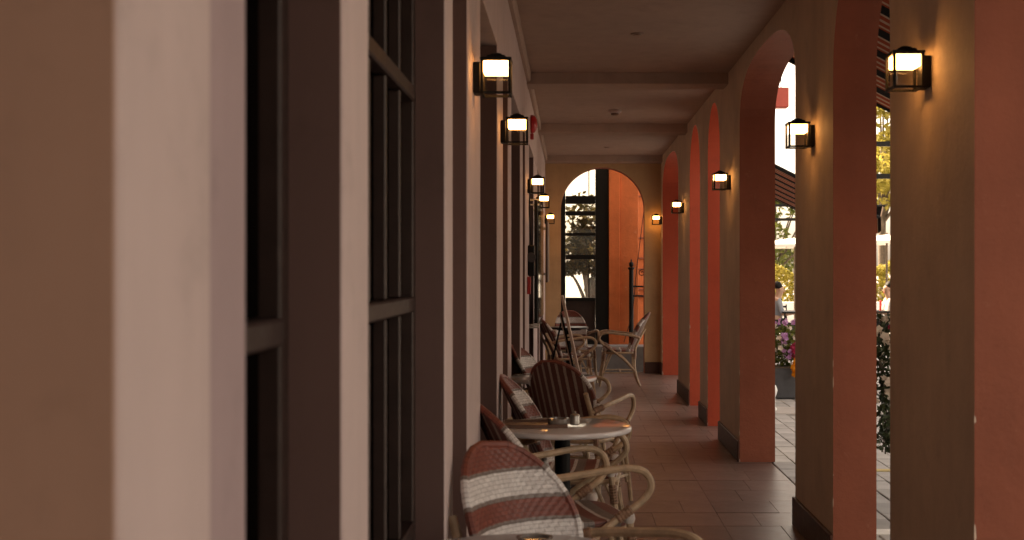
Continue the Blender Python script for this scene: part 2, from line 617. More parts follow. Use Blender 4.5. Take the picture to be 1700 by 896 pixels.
def wall_strip(mb, ya, yb, za, zb, T):
    """front face, back face of a wall slice"""
    mb.quad((0, yb, za), (0, ya, za), (0, ya, zb), (0, yb, zb))
    mb.quad((T, ya, za), (T, yb, za), (T, yb, zb), (T, ya, zb))


piers = list(zip(cuts[0::2], cuts[1::2]))
for (a, b) in piers:
    pm = MB()
    mid = (a + b) / 2
    if a < 6.32 < b:
        wall_strip(pm, a, 6.32, 0, TOPZ, .205); wall_strip(pm, 6.32, b, 0, TOPZ, .26)
    else:
        wall_strip(pm, a, b, 0, TOPZ, thick(mid))
    pm.build('pier', M['cream'], aw)
    if b - a > .12:
        sk = MB(); sk.box(-.016, .004, a + .001, b + .014, 0, .155, .004)
        sk.build('skirting', M['skirting'], aw)
for (a, b, kind) in OPEN:
    T = thick((a + b) / 2)
    prof = arch_profile(a, b, kind)
    sp = MB()
    for (p, q) in zip(prof[:-1], prof[1:]):
        sp.quad((0, q[0], q[1]), (0, p[0], p[1]), (0, p[0], TOPZ), (0, q[0], TOPZ))
        sp.quad((T, p[0], p[1]), (T, q[0], q[1]), (T, q[0], TOPZ), (T, p[0], TOPZ))
    sp.build('spandrel', M['cream'], aw)
    ln = MB()
    full = [(a, 0.0), (a, 1.2)] + prof + [(b, 1.2), (b, 0.0)]
    for (p, q) in zip(full[:-1], full[1:]):
        ln.quad((0, p[0], p[1]), (0, q[0], q[1]), (T, q[0], q[1]), (T, p[0], p[1]))
    ln.build('arch_lining', M['terracotta'] if b < 10 else M['coral_lining'], aw)  # duller base colour on the nearer linings, redder one on the far ones
    # bare plaster where the far corner has been knocked
    ch = MB()
    r2 = random.Random(int(a * 100) + 999)
    zz = .0
    while zz < 1.05:
        l_ = r2.uniform(.008, .06)
        w_ = abs(r2.gauss(.0015, .0025)) + .0005
        d_ = abs(r2.gauss(.001, .0022)) + .0004
        ch.quad((-.0012, b + .0, zz), (-.0012, b + w_, zz + l_ * .3), (-.0012, b + w_ * .7, zz + l_ * .8), (-.0012, b, zz + l_))
        ch.quad((d_, b - .0012, zz + l_ * .2), (-.0012, b - .0012, zz), (-.0012, b - .0012, zz + l_), (d_ * .6, b - .0012, zz + l_ * .9))
        zz += l_ + abs(r2.gauss(0, .22))
    ch.build('chipped_edge', M['chip'], aw)

# ------------------------------------------------------------------ upper storey: gives the arcade its shade
us = thing('upper_storey', 'cream upper storey of the building above the arcade', 'building', (-3, 4, 3.2))
u = MB(); u.box(-6, 4.42, -13, 13.1, 0, 4.6); u.build('wall', M['roof'], us)
u = MB(); u.box(-6.2, 4.75, -13.2, 13.3, 4.603, 4.85, .02); u.build('cornice', M['cream_trim'], us)

u = MB(); u.box(-6, 1.3, 13.35, 26, -3.3, 4.4); u.build('sun_blocker', M['roof'], us)  # unseen block added to keep the sun out of the end arch
u = MB(); u.box(-6.2, 1.45, 13.36, 26.2, 4.403, 4.65, .02); u.build('cornice', M['cream_trim'], us)  # trim of the added unseen block
# ------------------------------------------------------------------ window wall (left)
ww = thing('window_wall', 'pale facade wall with pilasters and dark windows on the left', 'wall', (0, 0, 0))
PIL = [(-6.4, -6.0), (-4.4, -4.0), (-2.4, -2.0), (-.55, -.25), (.947, 1.185), (1.876, 2.11), (3.41, 3.62), (4.15, 4.73), (5.84, 6.31), (6.86, 7.21),
       (8.52, 8.95), (9.45, 10.3), (11.6, 12.9), (13.6, 14.1), (15.6, 16.9)]
REC = XL - .13
HEAD = 2.465
for (a, b) in PIL:
    p = MB(); p.box(REC - .1, XL, a, b, 0, HEAD + .002, .004)
    p.cur = 0
    p.build('pilaster', M['cream_trim'], ww)
    if a > .9:
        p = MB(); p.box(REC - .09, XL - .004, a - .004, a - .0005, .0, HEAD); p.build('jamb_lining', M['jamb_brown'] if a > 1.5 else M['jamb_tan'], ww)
l = MB(); l.box(REC - .1, XL + .001, Y0, YE, HEAD + .004, CEIL + .05, .003)
l.build('lintel', M['cream_trim'], ww)
l = MB(); l.box(XL - .02, XL + .035, Y0, YE - .01, CEIL - .07, CEIL + .02, .012)
l.build('cornice', M['ceiling'], ww)
bays = [(-2.0, -.55, 'w'), (-.25, .947, 'p'), (1.185, 1.876, 'w'), (2.11, 3.41, 'w'), (3.62, 4.15, 'p'), (4.73, 5.84, 'w'), (6.31, 6.86, 'p'),
        (7.21, 8.52, 'w'), (8.95, 9.45, 'p'), (10.3, 11.6, 'w'), (12.9, 13.6, 'p'), (14.1, 15.6, 'w'), (Y0, -6.4, 'p'), (-6.0, -4.4, 'p'), (-4.0, -2.4, 'p')]
# stepped strip beside the nearest pilaster
p = MB(); p.box(REC - .1, XL - .014, 1.187, 1.366, 0, HEAD, .003); p.build('jamb_strip', M['trim_cool'], ww)


def window(y0, y1):
    xf = XL - .082           # face of the frame
    w_ = MB(); fw = .055
    z0, z1 = .10, HEAD - .005
    # outer frame
    w_.box(xf - .06, xf, y0 + .002, y0 + fw, z0, z1, .004)
    w_.box(xf - .06, xf, y1 - fw, y1 - .002, z0, z1, .004)
    w_.box(xf - .06, xf - .001, y0 + fw + .001, y1 - fw - .001, z1 - fw, z1, .004)
    win = w_.build('window', M['frame_dark'], ww)
    zs = [.10, .70, 1.31, 1.88, z1 - fw]
    for i, z in enumerate(zs[:-1]):
        h = .042
        r_ = MB(); r_.box(xf - .055, xf + .006, y0 + fw + .001, y1 - fw - .001, z - h / 2 + (h / 2 if i == 0 else 0), z + h / 2 + (h / 2 if i == 0 else 0), .005)
        r_.build('rail', M['rail'], win)
    n = max(2, round((y1 - y0) / .24))
    ys = [y0 + fw + (y1 - y0 - 2 * fw) * k / n for k in range(n + 1)]
    for zi, (a, b) in enumerate(zip(zs[:-1], zs[1:])):
        za = a + (.043 if zi == 0 else .022); zb = b - .022
        for k in range(n):
            if 0 < k:
                mu = MB(); mu.box(xf - .05, xf - .002, ys[k] - .010, ys[k] + .010, za, zb, .004)
                mu.build('muntin', M['frame_dark'], win)
            gl = MB()
            ya, yb = ys[k] + .011, ys[k + 1] - .011
            if zi == 0:
                gl.box(xf - .045, xf - .02, ya, yb, za, zb, .006); gl.build('panel', M['frame_dark'], win)
            else:
                gl.box(xf - .034, xf - .030, ya, yb, za, zb); gl.build('pane', M['glass_dark'], win)


M['rail'] = simple('window_rail_paint', (.032, .018, .016), .5, .12, 14, .05, 80, spec=.25)
for (a, b, k) in bays:
    if k == 'w': window(a if a != 1.185 else 1.368, b)
    else:
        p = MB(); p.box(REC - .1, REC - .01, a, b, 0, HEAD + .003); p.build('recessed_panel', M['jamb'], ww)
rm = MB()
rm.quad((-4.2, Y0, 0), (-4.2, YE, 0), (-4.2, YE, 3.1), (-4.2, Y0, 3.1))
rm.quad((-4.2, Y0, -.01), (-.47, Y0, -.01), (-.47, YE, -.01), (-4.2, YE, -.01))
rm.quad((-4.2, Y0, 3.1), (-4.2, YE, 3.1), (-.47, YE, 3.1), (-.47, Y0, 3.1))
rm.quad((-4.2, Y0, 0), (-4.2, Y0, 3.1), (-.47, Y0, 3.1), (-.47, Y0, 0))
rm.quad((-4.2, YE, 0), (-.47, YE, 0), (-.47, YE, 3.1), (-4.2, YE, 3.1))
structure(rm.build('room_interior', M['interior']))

# ------------------------------------------------------------------ end wall with its arch
ew = thing('end_wall', 'lamp-tinted beige end wall with a round arch closing the arcade', 'wall', (0, YE, 0))
AX, AR, AS = .441, .573, 2.245
ET = .24
pts = [(AX + AR * math.cos(math.pi * (1 - k / 40)), AS + AR * math.sin(math.pi * (1 - k / 40))) for k in range(41)]
e = MB()
for yy, fl_ in ((0, 0), (ET, 1)):
    def q(x0, z0, x1, z1, x2, z2, x3, z3):
        P = [(x0, yy, z0), (x1, yy, z1), (x2, yy, z2), (x3, yy, z3)]
        e.quad(*(P[::-1] if fl_ else P))
    q(-.48, 0, AX - AR, 0, AX - AR, CEIL, -.48, CEIL)
    q(AX + AR, 0, XR + .02, 0, XR + .02, CEIL, AX + AR, CEIL)
    for (p, r_) in zip(pts[:-1], pts[1:]):
        q(p[0], p[1], r_[0], r_[1], r_[0], CEIL, p[0], CEIL)
e.build('wall_face', M['amber'], ew)
e = MB()
full = [(AX - AR, 0)] + pts + [(AX + AR, 0)]
for (p, r_) in zip(full[:-1], full[1:]):
    e.quad((p[0], 0, p[1]), (p[0], ET, p[1]), (r_[0], ET, r_[1]), (r_[0], 0, r_[1]))
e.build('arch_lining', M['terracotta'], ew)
e = MB(); e.box(AX + AR + .003, XR - .02, -.016, .004, 0, .155, .004); e.build('skirting', M['skirting'], ew)
e = MB(); e.box(XL + .01, AX - AR - .003, -.016, .004, 0, .155, .004); e.build('skirting', M['skirting'], ew)

# ------------------------------------------------------------------ courtyard beyond the end arch
s = MB(); s.box(-1.6, 2.4, 17.45, 17.95, -.05, .335, .012)
tag(s.build('low_wall', M['grey_step']), 'low grey stone step wall just beyond the end arch', 'wall')

sw = thing('shop_window', 'tall dark framed window seen through the end arch', 'window', (0, 18.6, 0))
XA, XB = -.62, .575
for (xa, xb) in ((XB - .20, XB), (-.19, -.075), (XA, XA + .1)):
    f = MB(); f.box(xa, xb, -.06, .06, .0, 3.3, .006); f.build('mullion', M['black'], sw)
zrows = [(.0, .36), (.95, 1.00), (1.575, 1.645), (1.93, 1.975), (2.235, 2.30), (2.41, 2.53), (2.93, 3.3)]
for (za, zb) in zrows:
    for (xa, xb) in ((XA + .102, -.192), (-.073, XB - .202)):
        f = MB(); f.box(xa, xb, -.045, .045, za, zb, .004); f.build('rail', M['black'], sw)
for (za, zb) in [(.36, .95), (1.00, 1.575), (1.645, 1.93), (1.975, 2.235), (2.30, 2.41), (2.53, 2.93)]:
    for (xa, xb) in ((XA + .102, -.192), (-.073, XB - .202)):
        p = MB(); p.box(xa, xb, -.004, .004, za, zb)
        p.build('pane' if za > .5 else 'kick_panel', M['glass_clear'] if za > .5 else M['frame_dark'], sw)
for (za, zb) in ((1.005, 1.57), (2.535, 2.925)):
    f = MB(); f.box(.27, .286, -.03, .03, za, zb); f.build('muntin', M['black'], sw)

tw = thing('terracotta_wall', 'weathered terracotta wall beside the dark window beyond the end arch', 'wall', (0, 18.5, 0))
b = MB(); b.box(.577, .745, 0, .5, -.05, 5.2, .006); b.build('wall_strip', M['terracotta_far'], tw)
b = MB(); b.box(.746, 1.02, .03, .5, -.05, 5.2, .006); b.build('wall_panel', M['terracotta_far'], tw)
ax = thing('annex_wall', 'brighter orange wall with moulded panels behind the black post', 'wall', (0, 22.5, 0))
b = MB(); b.box(1.0, 2.7, .05, .5, -.05, 5.6, .01); b.build('wall_face', M['terracotta_far'], ax)
for (za, zb) in ((.35, .95), (1.05, 1.45), (1.62, 2.02), (2.75, 3.45)):
    b = MB()
    for (x0, x1, z0, z1) in ((1.17, 1.20, za, zb), (1.56, 1.59, za, zb), (1.201, 1.559, za, za + .03), (1.201, 1.559, zb - .03, zb)):
        b.box(x0, x1, .0, .052, z0, z1, .004)
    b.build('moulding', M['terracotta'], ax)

pt = thing('iron_post', 'black iron post with ball finial beyond the end arch', 'post', (.905, 17.62 + .75, 0))
b = MB(); b.lathe([(.055, 0), (.055, .12), (.036, .14), (.034, 1.42), (.05, 1.43), (.05, 1.45), (.03, 1.46)], n=16); b.build('shaft', M['black'], pt, True)
b = MB(); b.lathe([(.012, 1.46), (.03, 1.475), (.036, 1.50), (.03, 1.525), (.012, 1.54), (.010, 1.56), (.003, 1.58)], n=16); b.build('finial', M['black'], pt, True)
for z in (1.03, 1.17):
    b = MB(); b.tube([(.03, 0, z), (.20, 0, z)], .014); b.build('bracket_arm', M['black'], pt)
b = MB(); b.box(.19, .26, -.02, .02, .99, 1.23, .008); b.build('sign_plate', M['black'], pt)
b = MB()
b.tube([(.16 + (.06 - .0022 * k) * math.cos(k * .42), 0, 1.37 + (.06 - .0022 * k) * math.sin(k * .42)) for k in range(22)], .007, 6)
b.build('scroll', M['black'], pt, True)
b = MB(); b.tube(smooth_path([(.16, 18.2 - 18.2, 0), (.05, 0, -.9), (-.02, 0, -1.55), (-.14, 0, -2.0)], 6), .006, 6)
tag(b.build('hanging_cable', M['black'], None, True, (.93, 18.2, 2.35)), 'thin dark cable hanging in front of the terracotta wall', 'cable')

# ================================================================== OBJECTS
# ------------------------------------------------------------------ wall lanterns
def make_lantern():
    root = thing('wall_lantern', '', 'lamp', group='lit wall lanterns along the arcade')
    # local: wall plane x = 0, lantern points to +x, z = 0 is the bottom of the frame
    W, D0, D1, H = .055, .028, .135, .135
    p = MB(); p.box(.0008, .028, -.042, .042, .004, .132, .004); p.build('back_plate', M['black'], root)
    t = .0048
    fr = MB()
    for x in (D0 + t, D1 - t):
        for yy in (-W + t, W - t):
            fr.box(x - t, x + t, yy - t, yy + t, 0, H)
    for z in (t, H + t):
        for yy in (-W + t, W - t): fr.box(D0 + .0002, D1 - .0002, yy - t * .96, yy + t * .96, z - t, z + t * .96)
        for x in (D0 + t, D1 - t): fr.box(x - t * .95, x + t * .95, -W + .0004, W - .0004, z - t * .92, z + t * .9)
    fr.build('frame', M['black'], root)
    cap = MB()
    cx = (D0 + D1) / 2; hx = (D1 - D0) / 2
    prof = [(1.04, .1405), (1.04, .148), (.98, .150), (.66, .1505), (.62, .158), (.54, .163), (.40, .1645), (.34, .170), (.22, .173), (.12, .176), (.02, .177)]
    base = len(cap.v)
    for (k, z) in prof:
        cap.v += [(cx - hx * k, -W * k, z), (cx + hx * k, -W * k, z), (cx + hx * k, W * k, z), (cx - hx * k, W * k, z)]
    for i in range(len(prof) - 1):
        for k in range(4):
            a, b_ = base + i * 4 + k, base + i * 4 + (k + 1) % 4
            cap.face((a, b_, b_ + 4, a + 4))
    cap.face([base + 3, base + 2, base + 1, base]); n_ = base + (len(prof) - 1) * 4
    cap.face([n_, n_ + 1, n_ + 2, n_ + 3])
    cap.build('cap', M['black'], root)
    d = MB(); d.box(D0 + .0098, D1 - .0098, -W + .0098, W - .0098, .088, .1385, .003); d.build('diffuser', M['lit'], root)
    gl = MB()
    gl.box(D1 - .0065, D1 - .005, -W + .0098, W - .0098, .01, .078)
    gl.build('pane', M['glass_lamp'], root)
    for sgn in (-1, 1):
        gl = MB(); gl.box(D0 + .0098, D1 - .0098, sgn * (W - .0055) - .0006, sgn * (W - .0055) + .0006, .01, .078)
        gl.build('pane', M['glass_lamp'], root)
    root.scale = (1.0, 1.0, .86)
    return root


lan = make_lantern()
LZ = 2.028
right = [(4.28, 'lit black lantern on the nearest beige pier at the right edge'),
         (6.30, 'lit black lantern on the second pier from the right, against the white sky'),
         (9.58, 'lit black lantern on the third pier, left of the wide dark arch'),
         (13.5, 'lit black lantern on the fourth pier, before the last dark red arch'),
         (16.72, 'smallest lit lantern on the amber corner right of the end arch')]
first = True
for (yy, lb) in right:
    if first:
        lan.location = (XR, yy, LZ); lan.rotation_euler = (0, 0, math.pi); lan["label"] = lb; first = False
    else:
        copy_tree(lan, (XR, yy, LZ + rng.uniform(-.006, .006)), math.pi + rng.uniform(-.03, .03), lb)
for (yy, lb) in [(4.40, 'largest lit lantern on the left wall, high on a pale pilaster'),
                 (6.12, 'lit lantern on the left wall in front of the red bell'),
                 (9.92, 'lit lantern on the left wall with a cable hanging below it'),
                 (12.4, 'lit lantern on the left wall just above the steel bracket bars'),
                 (16.35, 'lit lantern in the far left corner beside the end arch')]:
    copy_tree(lan, (XL, yy, LZ + rng.uniform(-.006, .006)), rng.uniform(-.03, .03), lb)

# ------------------------------------------------------------------ rattan armchairs
def build_binding(mb, p, q, r, n=7):
    """ridged wrapping along p-q"""
    p, q = Vector(p), Vector(q)
    pts, rs = [], []
    for k in range(n * 2 + 1):
        pts.append(p.lerp(q, k / (n * 2))); rs.append(r * (1.0 if k % 2 == 0 else 1.16))
    mb.tube(pts, rs, 8)


def make_chair():
    root = thing('rattan_armchair', '', 'armchair', group='rattan armchairs along the arcade')
    # --- backrest: curved woven panel leaning back
    HB = .50
    def wid(v):
        if v < .5: return .160 + .037 * (v / .5)
        return .197 * math.sqrt(max(0.0, 1 - ((v - .5) / .5) ** 2.2))
    def surf(u, v, off, weave=0.0):
        w = wid(v); yy = u * w
        x = -.145 - .225 * v + .085 * (yy / .215) ** 2
        z = .41 + .475 * v
        n = Vector((.90, -.65 * yy / .215 * .6, .42)).normalized()
        p = Vector((x, yy, z)) + n * (off + weave)
        return p
    nu, nv = 70, 110
    for side, nm, mt in ((1, 'backrest', 'weave_front'), (-1, 'back_lining', 'weave_back')):
        b = MB(); base = 0
        for j in range(nv + 1):
            v = j / nv * .995
            for i in range(nu + 1):
                u = -1 + 2 * i / nu
                yy = u * wid(v)
                if side > 0:
                    wv = .0020 * math.cos(math.pi * yy / .013) * math.cos(math.pi * v * HB / .0125)
                else:
                    wv = -.0022 * abs(math.cos(math.pi * yy / .043))
                b.v.append(tuple(surf(u, v, .009 * side, wv)))
        for j in range(nv):
            for i in range(nu):
                a = j * (nu + 1) + i
                idx = (a, a + 1, a + nu + 2, a + nu + 1)
                uvs = []
                for t in idx:
                    jj, ii = divmod(t, nu + 1)
                    v = jj / nu if False else jj / nv * .995
                    uvs.append(((-1 + 2 * ii / nu) * wid(v) + .5, (1 - v) * HB))
                if side < 0: idx = idx[::-1]; uvs = uvs[::-1]
                b.face(idx, tuple(uvs))
        o = b.build(nm, M[mt], root, True)
        if side > 0: back = o
    ol, ouv = [], []
    for k in range(61):
        t = k / 60
        if t <= .5: v = math.sin(t / .5 * math.pi / 2) if False else min(.995, (t / .5) ** .7); u = -1
        else: v = min(.995, ((1 - t) / .5) ** .7); u = 1
        ol.append(surf(u, v, 0)); ouv.append((.5, (1 - v) * HB))
    b = MB(); b.tube(ol, [.0125 + .0012 * (k % 2) for k in range(len(ol))], 8, True, ouv); b.build('back_rim', M['weave_front'], back, True)
    # --- seat
    b = MB(); sx = []
    nS = 32
    for k in range(nS):
        a = 2 * math.pi * k / nS
        cx, cy = math.cos(a), math.sin(a)
        x = .02 + .195 * math.copysign(abs(cx) ** .55, cx)
        wy = .205 + .03 * (x + .17) / .38
        sx.append((x, wy * math.copysign(abs(cy) ** .55, cy)))
    zt = .445
    n0 = len(b.v)
    rings = [(1.0, zt - .03), (1.02, zt - .015), (1.0, zt), (.93, zt + .003), (.6, zt - .004), (.25, zt - .008)]
    for (k, z) in rings:
        for (x, yy) in sx: b.v.append(((x - .02) * k + .02, yy * k, z))
    for i in range(len(rings) - 1):
        for k in range(nS):
            a, c_ = n0 + i * nS + k, n0 + i * nS + (k + 1) % nS
            idx = (a, c_, c_ + nS, a + nS)
            b.face(idx, tuple((b.v[t][0] + .5, b.v[t][1] + .5) for t in idx))
    idx = [n0 + 5 * nS + k for k in range(nS)]
    b.face(idx, tuple((b.v[t][0] + .5, b.v[t][1] + .5) for t in idx))
    idx = [n0 + k for k in range(nS)][::-1]
    b.face(idx, tuple((b.v[t][0] + .5, b.v[t][1] + .5) for t in idx))
    seat = b.build('seat', M['weave_seat'], root, True)
    b = MB()
    ring = [(x * 1.0, yy * 1.0, zt - .040) for (x, yy) in sx] + [(sx[0][0], sx[0][1], zt - .040)]
    b.tube(ring, .013, 8, False); b.build('seat_rail', M['rattan'], seat, True)
    # --- arms, legs, stretchers
    for s_ in (-1, 1):
        path = smooth_path([(-.235, s_ * .200, .585), (-.15, s_ * .245, .615), (.02, s_ * .268, .638), (.16, s_ * .275, .652), (.235, s_ * .272, .632),
                            (.262, s_ * .266, .575), (.225, s_ * .258, .518), (.12, s_ * .250, .448), (-.04, s_ * .242, .325), (-.165, s_ * .228, .19)], 6)
        b = MB(); b.tube(path, .0145, 8); arm = b.build('armrest', M['rattan'], root, True)
        b = MB(); build_binding(b, (-.225, s_ * .207, .590), (-.165, s_ * .24, .611), .0185, 4); b.build('binding', M['rattan_wrap'], arm, True)
        b = MB(); build_binding(b, (.13, s_ * .2512, .455), (.185, s_ * .255, .492), .019, 5)
        b.build('binding', M['rattan_wrap'], arm, True)
        # front leg
        lp = smooth_path([(.185, s_ * .226, .470), (.205, s_ * .236, .30), (.232, s_ * .246, .14), (.255, s_ * .252, 0)], 5)
        b = MB(); b.tube(lp, .0145, 8); lg = b.build('leg', M['rattan'], root, True)
        b = MB(); build_binding(b, (.194, s_ * .2315, .395), (.2045, s_ * .2365, .305), .0175, 7)
        b.build('binding', M['rattan_wrap'], lg, True)
        b = MB(); b.lathe([(.004, -.024), (.019, -.017), (.024, 0), (.019, .017), (.004, .023)], (.187, s_ * .228, .452), 12)
        b.build('wrapped_joint', M['wrap_pale'], lg, True)
        # inner brace of the front leg
        b = MB(); b.tube(smooth_path([(.10, s_ * .215, .415), (.17, s_ * .228, .26), (.222, s_ * .238, .12)], 5), .010, 7)
        b.build('brace', M['rattan'], root, True)
        # rear leg running up behind the backrest
        lp = smooth_path([(-.30, s_ * .19, .70), (-.225, s_ * .197, .56), (-.178, s_ * .20, .44), (-.170, s_ * .212, .25), (-.192, s_ * .225, .12), (-.235, s_ * .240, 0)], 5)
        b = MB(); b.tube(lp, .0145, 8); lg = b.build('leg', M['rattan'], root, True)
        b = MB(); build_binding(b, (-.176, s_ * .201, .43), (-.170, s_ * .2095, .33), .0175, 7)
        b.build('binding', M['rattan_wrap'], lg, True)
        b = MB(); b.tube([(.228, s_ * .243, .165), (-.182, s_ * .219, .165)], .0095, 7); b.build('stretcher', M['rattan'], root, True)
    b = MB(); b.tube([(.0, -.232, .170), (.0, .232, .170)], .009, 7); b.build('stretcher', M['rattan'], root, True)
    b = MB(); b.tube(smooth_path([(.205, -.232, .33), (.215, 0, .40), (.205, .232, .33)], 6), .0085, 7); b.build('stretcher', M['rattan'], root, True)
    return root


chair0 = make_chair()
CH = [((.008, 3.43, 0), -46, 'rattan armchair with broad red and white stripes, largest at the bottom of the picture'),
      ((-.02, 4.90, 0), 17, 'dark rattan armchair between the largest striped chair and the round table with the tray'),
      ((.02, 6.05, 0), -4, 'striped rattan armchair against the wall behind the table with the tray'),
      ((.035, 7.40, 0), 66, 'rattan armchair turned away, its dark ribbed back rising behind the table with the tray'),
      ((-.045, 8.45, 0), -14, 'striped rattan armchair by the wall at the small far table, behind the ribbed back'),
      ((-.03, 14.15, 0), 14, 'shadowed rattan armchair against the wall left of the easel board'),
      ((.04, 15.62, 0), -80, 'round backed striped rattan armchair facing the camera before the end arch'),
      ((.61, 15.22, 0), 180, 'pale rattan armchair in side view standing alone before the end arch')]
for i, (loc, a, lb) in enumerate(CH):
    if i == 0:
        chair0.location = loc; chair0.rotation_euler = (0, 0, R(a)); chair0["label"] = lb
    else:
        copy_tree(chair0, loc, R(a), lb)

# ------------------------------------------------------------------ tables
def make_table(r=.305, top='marble'):
    root = thing('round_table', '', 'table', group='round cafe tables')
    b = MB(); b.lathe([(r - .014, .694), (r - .004, .697), (r, .703), (r, .714), (r - .003, .7185), (r - .008, .720)], n=64)
    b.build('table_top', M[top], root, True)
    b = MB(); b.lathe([(.15, .680), (.15, .6935)], n=24); b.build('mount', M['black'], root)
    b = MB(); b.lathe([(.034, .03), (.034, .679)], n=20); b.build('pedestal', M['black'], root, True)
    b = MB(); b.lathe([(.215, .0005), (.215, .012), (.19, .022), (.06, .032), (.04, .045)], n=40); b.build('base', M['black'], root, True)
    return root


t0 = make_table()
t0.location = (-.12, 2.90, 0); t0["label"] = 'round white cafe table cut off by the bottom edge'
copy_tree(t0, (-.035, 5.44, 0), 0, 'round white cafe table with a brown tray on it')
copy_tree(t0, (-.135, 7.97, 0), 0, 'small far round white cafe table beside the easel')
t4 = make_table(.24, 'dark_top')
t4.location = (-.02, 15.05, 0); t4["label"] = 'dark round table between the chairs before the end arch'

# tray with items
tr = thing('tray', 'brown serving tray lying on the white round table', 'tray', (-.155, 5.43, .7205), R(2))
b = MB(); b.box(-.135, .135, -.09, .09, 0, .006, .002); b.build('tray_base', M['tray'], tr)
for (x0, x1, y0, y1) in ((-.14, .14, -.096, -.0905), (-.14, .14, .0905, .096), (-.14, -.1355, -.090, .090), (.1355, .14, -.090, .090)):
    b = MB(); b.box(x0, x1, y0, y1, 0, .016, .0015); b.build('tray_rim', M['tray'], tr)
jar = thing('ashtray', 'glass ashtray standing on the right end of the tray', 'ashtray', (-.055, 5.39, .7275))
b = MB(); b.lathe([(.030, 0), (.043, .006), (.046, .022), (.047, .030), (.038, .031), (.034, .012), (.01, .010)], n=24); b.build('bowl', M['glassware'], jar, True)
cup = thing('sugar_jar', 'small shiny steel jar beside the glass ashtray', 'jar', (.02, 5.40, .7275))
b = MB(); b.lathe([(.018, 0), (.022, .004), (.022, .040), (.018, .046), (.006, .050)], n=20); b.build('body', M['steel'], cup, True)
b = MB(); b.lathe([(.004, .050), (.006, .056), (.002, .060)], n=10); b.build('lid_knob', M['steel'], cup, True)
a2 = thing('saucer', 'grey saucer on the small far white table', 'saucer', (-.10, 7.90, .7205))
b = MB(); b.lathe([(.03, 0), (.05, .010), (.06, .016), (.056, .018), (.03, .008), (.01, .006)], n=24); b.build('dish', M['glassware'], a2, True)
a3 = thing('ashtray', 'dark ashtray on the near table at the bottom edge', 'ashtray', (-.09, 3.10, .7205))
b = MB(); b.lathe([(.030, 0), (.043, .006), (.046, .009), (.047, .012), (.038, .0125), (.034, .007), (.01, .006)], n=24); b.build('bowl', M['glassware'], a3, True)

# ------------------------------------------------------------------ easel with menu board, seen edge on
ez = thing('easel_board', 'leaning menu board on a black easel beside the left wall', 'easel', (0, 10.9, 0))
b = MB()
def sheet(xb, zb, xt, zt, ya, yb, th):
    b.tube  # noqa
def slab(mb, p0, p1, ya, yb, th):
    """board between p0 and p1 (x, z), from ya to yb, thickness th along its normal"""
    dx, dz = p1[0] - p0[0], p1[1] - p0[1]; L = math.hypot(dx, dz); nx, nz = dz / L * th / 2, -dx / L * th / 2
    n = len(mb.v)
    for yy in (ya, yb):
        mb.v += [(p0[0] - nx, yy, p0[1] - nz), (p0[0] + nx, yy, p0[1] + nz), (p1[0] + nx, yy, p1[1] + nz), (p1[0] - nx, yy, p1[1] - nz)]
    for f_ in ((0, 1, 2, 3), (7, 6, 5, 4), (0, 4, 5, 1), (1, 5, 6, 2), (2, 6, 7, 3), (3, 7, 4, 0)): mb.face([n + i for i in f_])
b = MB(); slab(b, (.085, .44), (-.075, 1.175), 0, .62, .022); b.build('board', M['easel_wood'], ez)
b = MB(); slab(b, (.050, .36), (-.095, 1.02), .05, .57, .010); b.build('backing', M['easel_wood'], ez)
for yy in (.08, .54):
    b = MB(); slab(b, (.135, .0), (-.085, 1.01), yy - .010, yy + .010, .017); b.build('leg', M['black'], ez)
b = MB(); slab(b, (-.295, .0), (-.085, .93), .30, .325, .017); b.build('leg', M['black'], ez)
b = MB(); slab(b, (.075, .41), (.135, .425), .02, .60, .02); b.build('ledge', M['black'], ez)

# ------------------------------------------------------------------ fittings on the left wall
db = thing('display_board', 'black framed display board held off the left wall on steel bars', 'board', (XL, 10.4, 0))
b = MB(); b.box(.040, .068, 0, 1.0, .96, 2.0, .004); b.build('panel', M['black'], db)
b = MB(); b.box(.072, .078, .02, 1.9, .97, 1.99); b.build('glass_sheet', M['glass_clear'], db)
for z in (.945, .925, 2.0, 1.96):
    b = MB(); b.box(-.03, .082, .01, .03, z - .008, z + .008, .002); b.build('bracket_bar', M['steel'], db)
    b = MB(); b.box(.001, .082, .94, .96, z - .008, z + .008, .002); b.build('bracket_bar', M['steel'], db)
sp = thing('wall_speaker', 'small black speaker box on the left wall under the cable', 'speaker', (XL, 10.05, 1.36))
b = MB(); b.box(.001, .055, -.10, .10, 0, .25, .008); b.build('body', M['black'], sp)
b = MB(); b.lathe([(.04, 0), (.035, .006), (.01, .008)], n=20)
g_ = b.build('driver', M['planter'], sp); g_.rotation_euler = (R(90), 0, 0); g_.location = (.028, -.101, .15)
b = MB(); b.box(.001, .028, -.05, .05, 0, .14, .004)
tag(b.build('call_point', M['red_paint'], None, False, (XL, 9.85, 1.215)), 'red fire call point on the left wall below the speaker', 'alarm')
b = MB(); b.tube(smooth_path([(.018, 9.93, 2.03), (.014, 9.95, 1.90), (.020, 9.98, 1.72), (.028, 10.03, 1.60)], 8), .006, 6)
tag(b.build('power_cable', M['black'], None, True, (XL, 0, 0)), 'black cable hanging from the third left lantern to the speaker', 'cable')
bell = thing('alarm_bell', 'round red alarm bell high on the left wall', 'bell', (XL, 10.6, 2.66))
b = MB(); b.lathe([(.075, 0), (.08, .012), (.072, .035), (.045, .052), (.012, .058)], n=28)
g_ = b.build('gong', M['red_paint'], bell, True); g_.rotation_euler = (0, R(90), 0); g_.location = (.004, 0, 0)
b = MB(); b.box(.001, .03, -.03, .03, -.13, -.082, .004); b.build('striker_box', M['red_paint'], bell)
nb = thing('notice_panel', 'dark brown framed notice standing off the far left wall', 'notice', (XL, 14.15, 1.27))
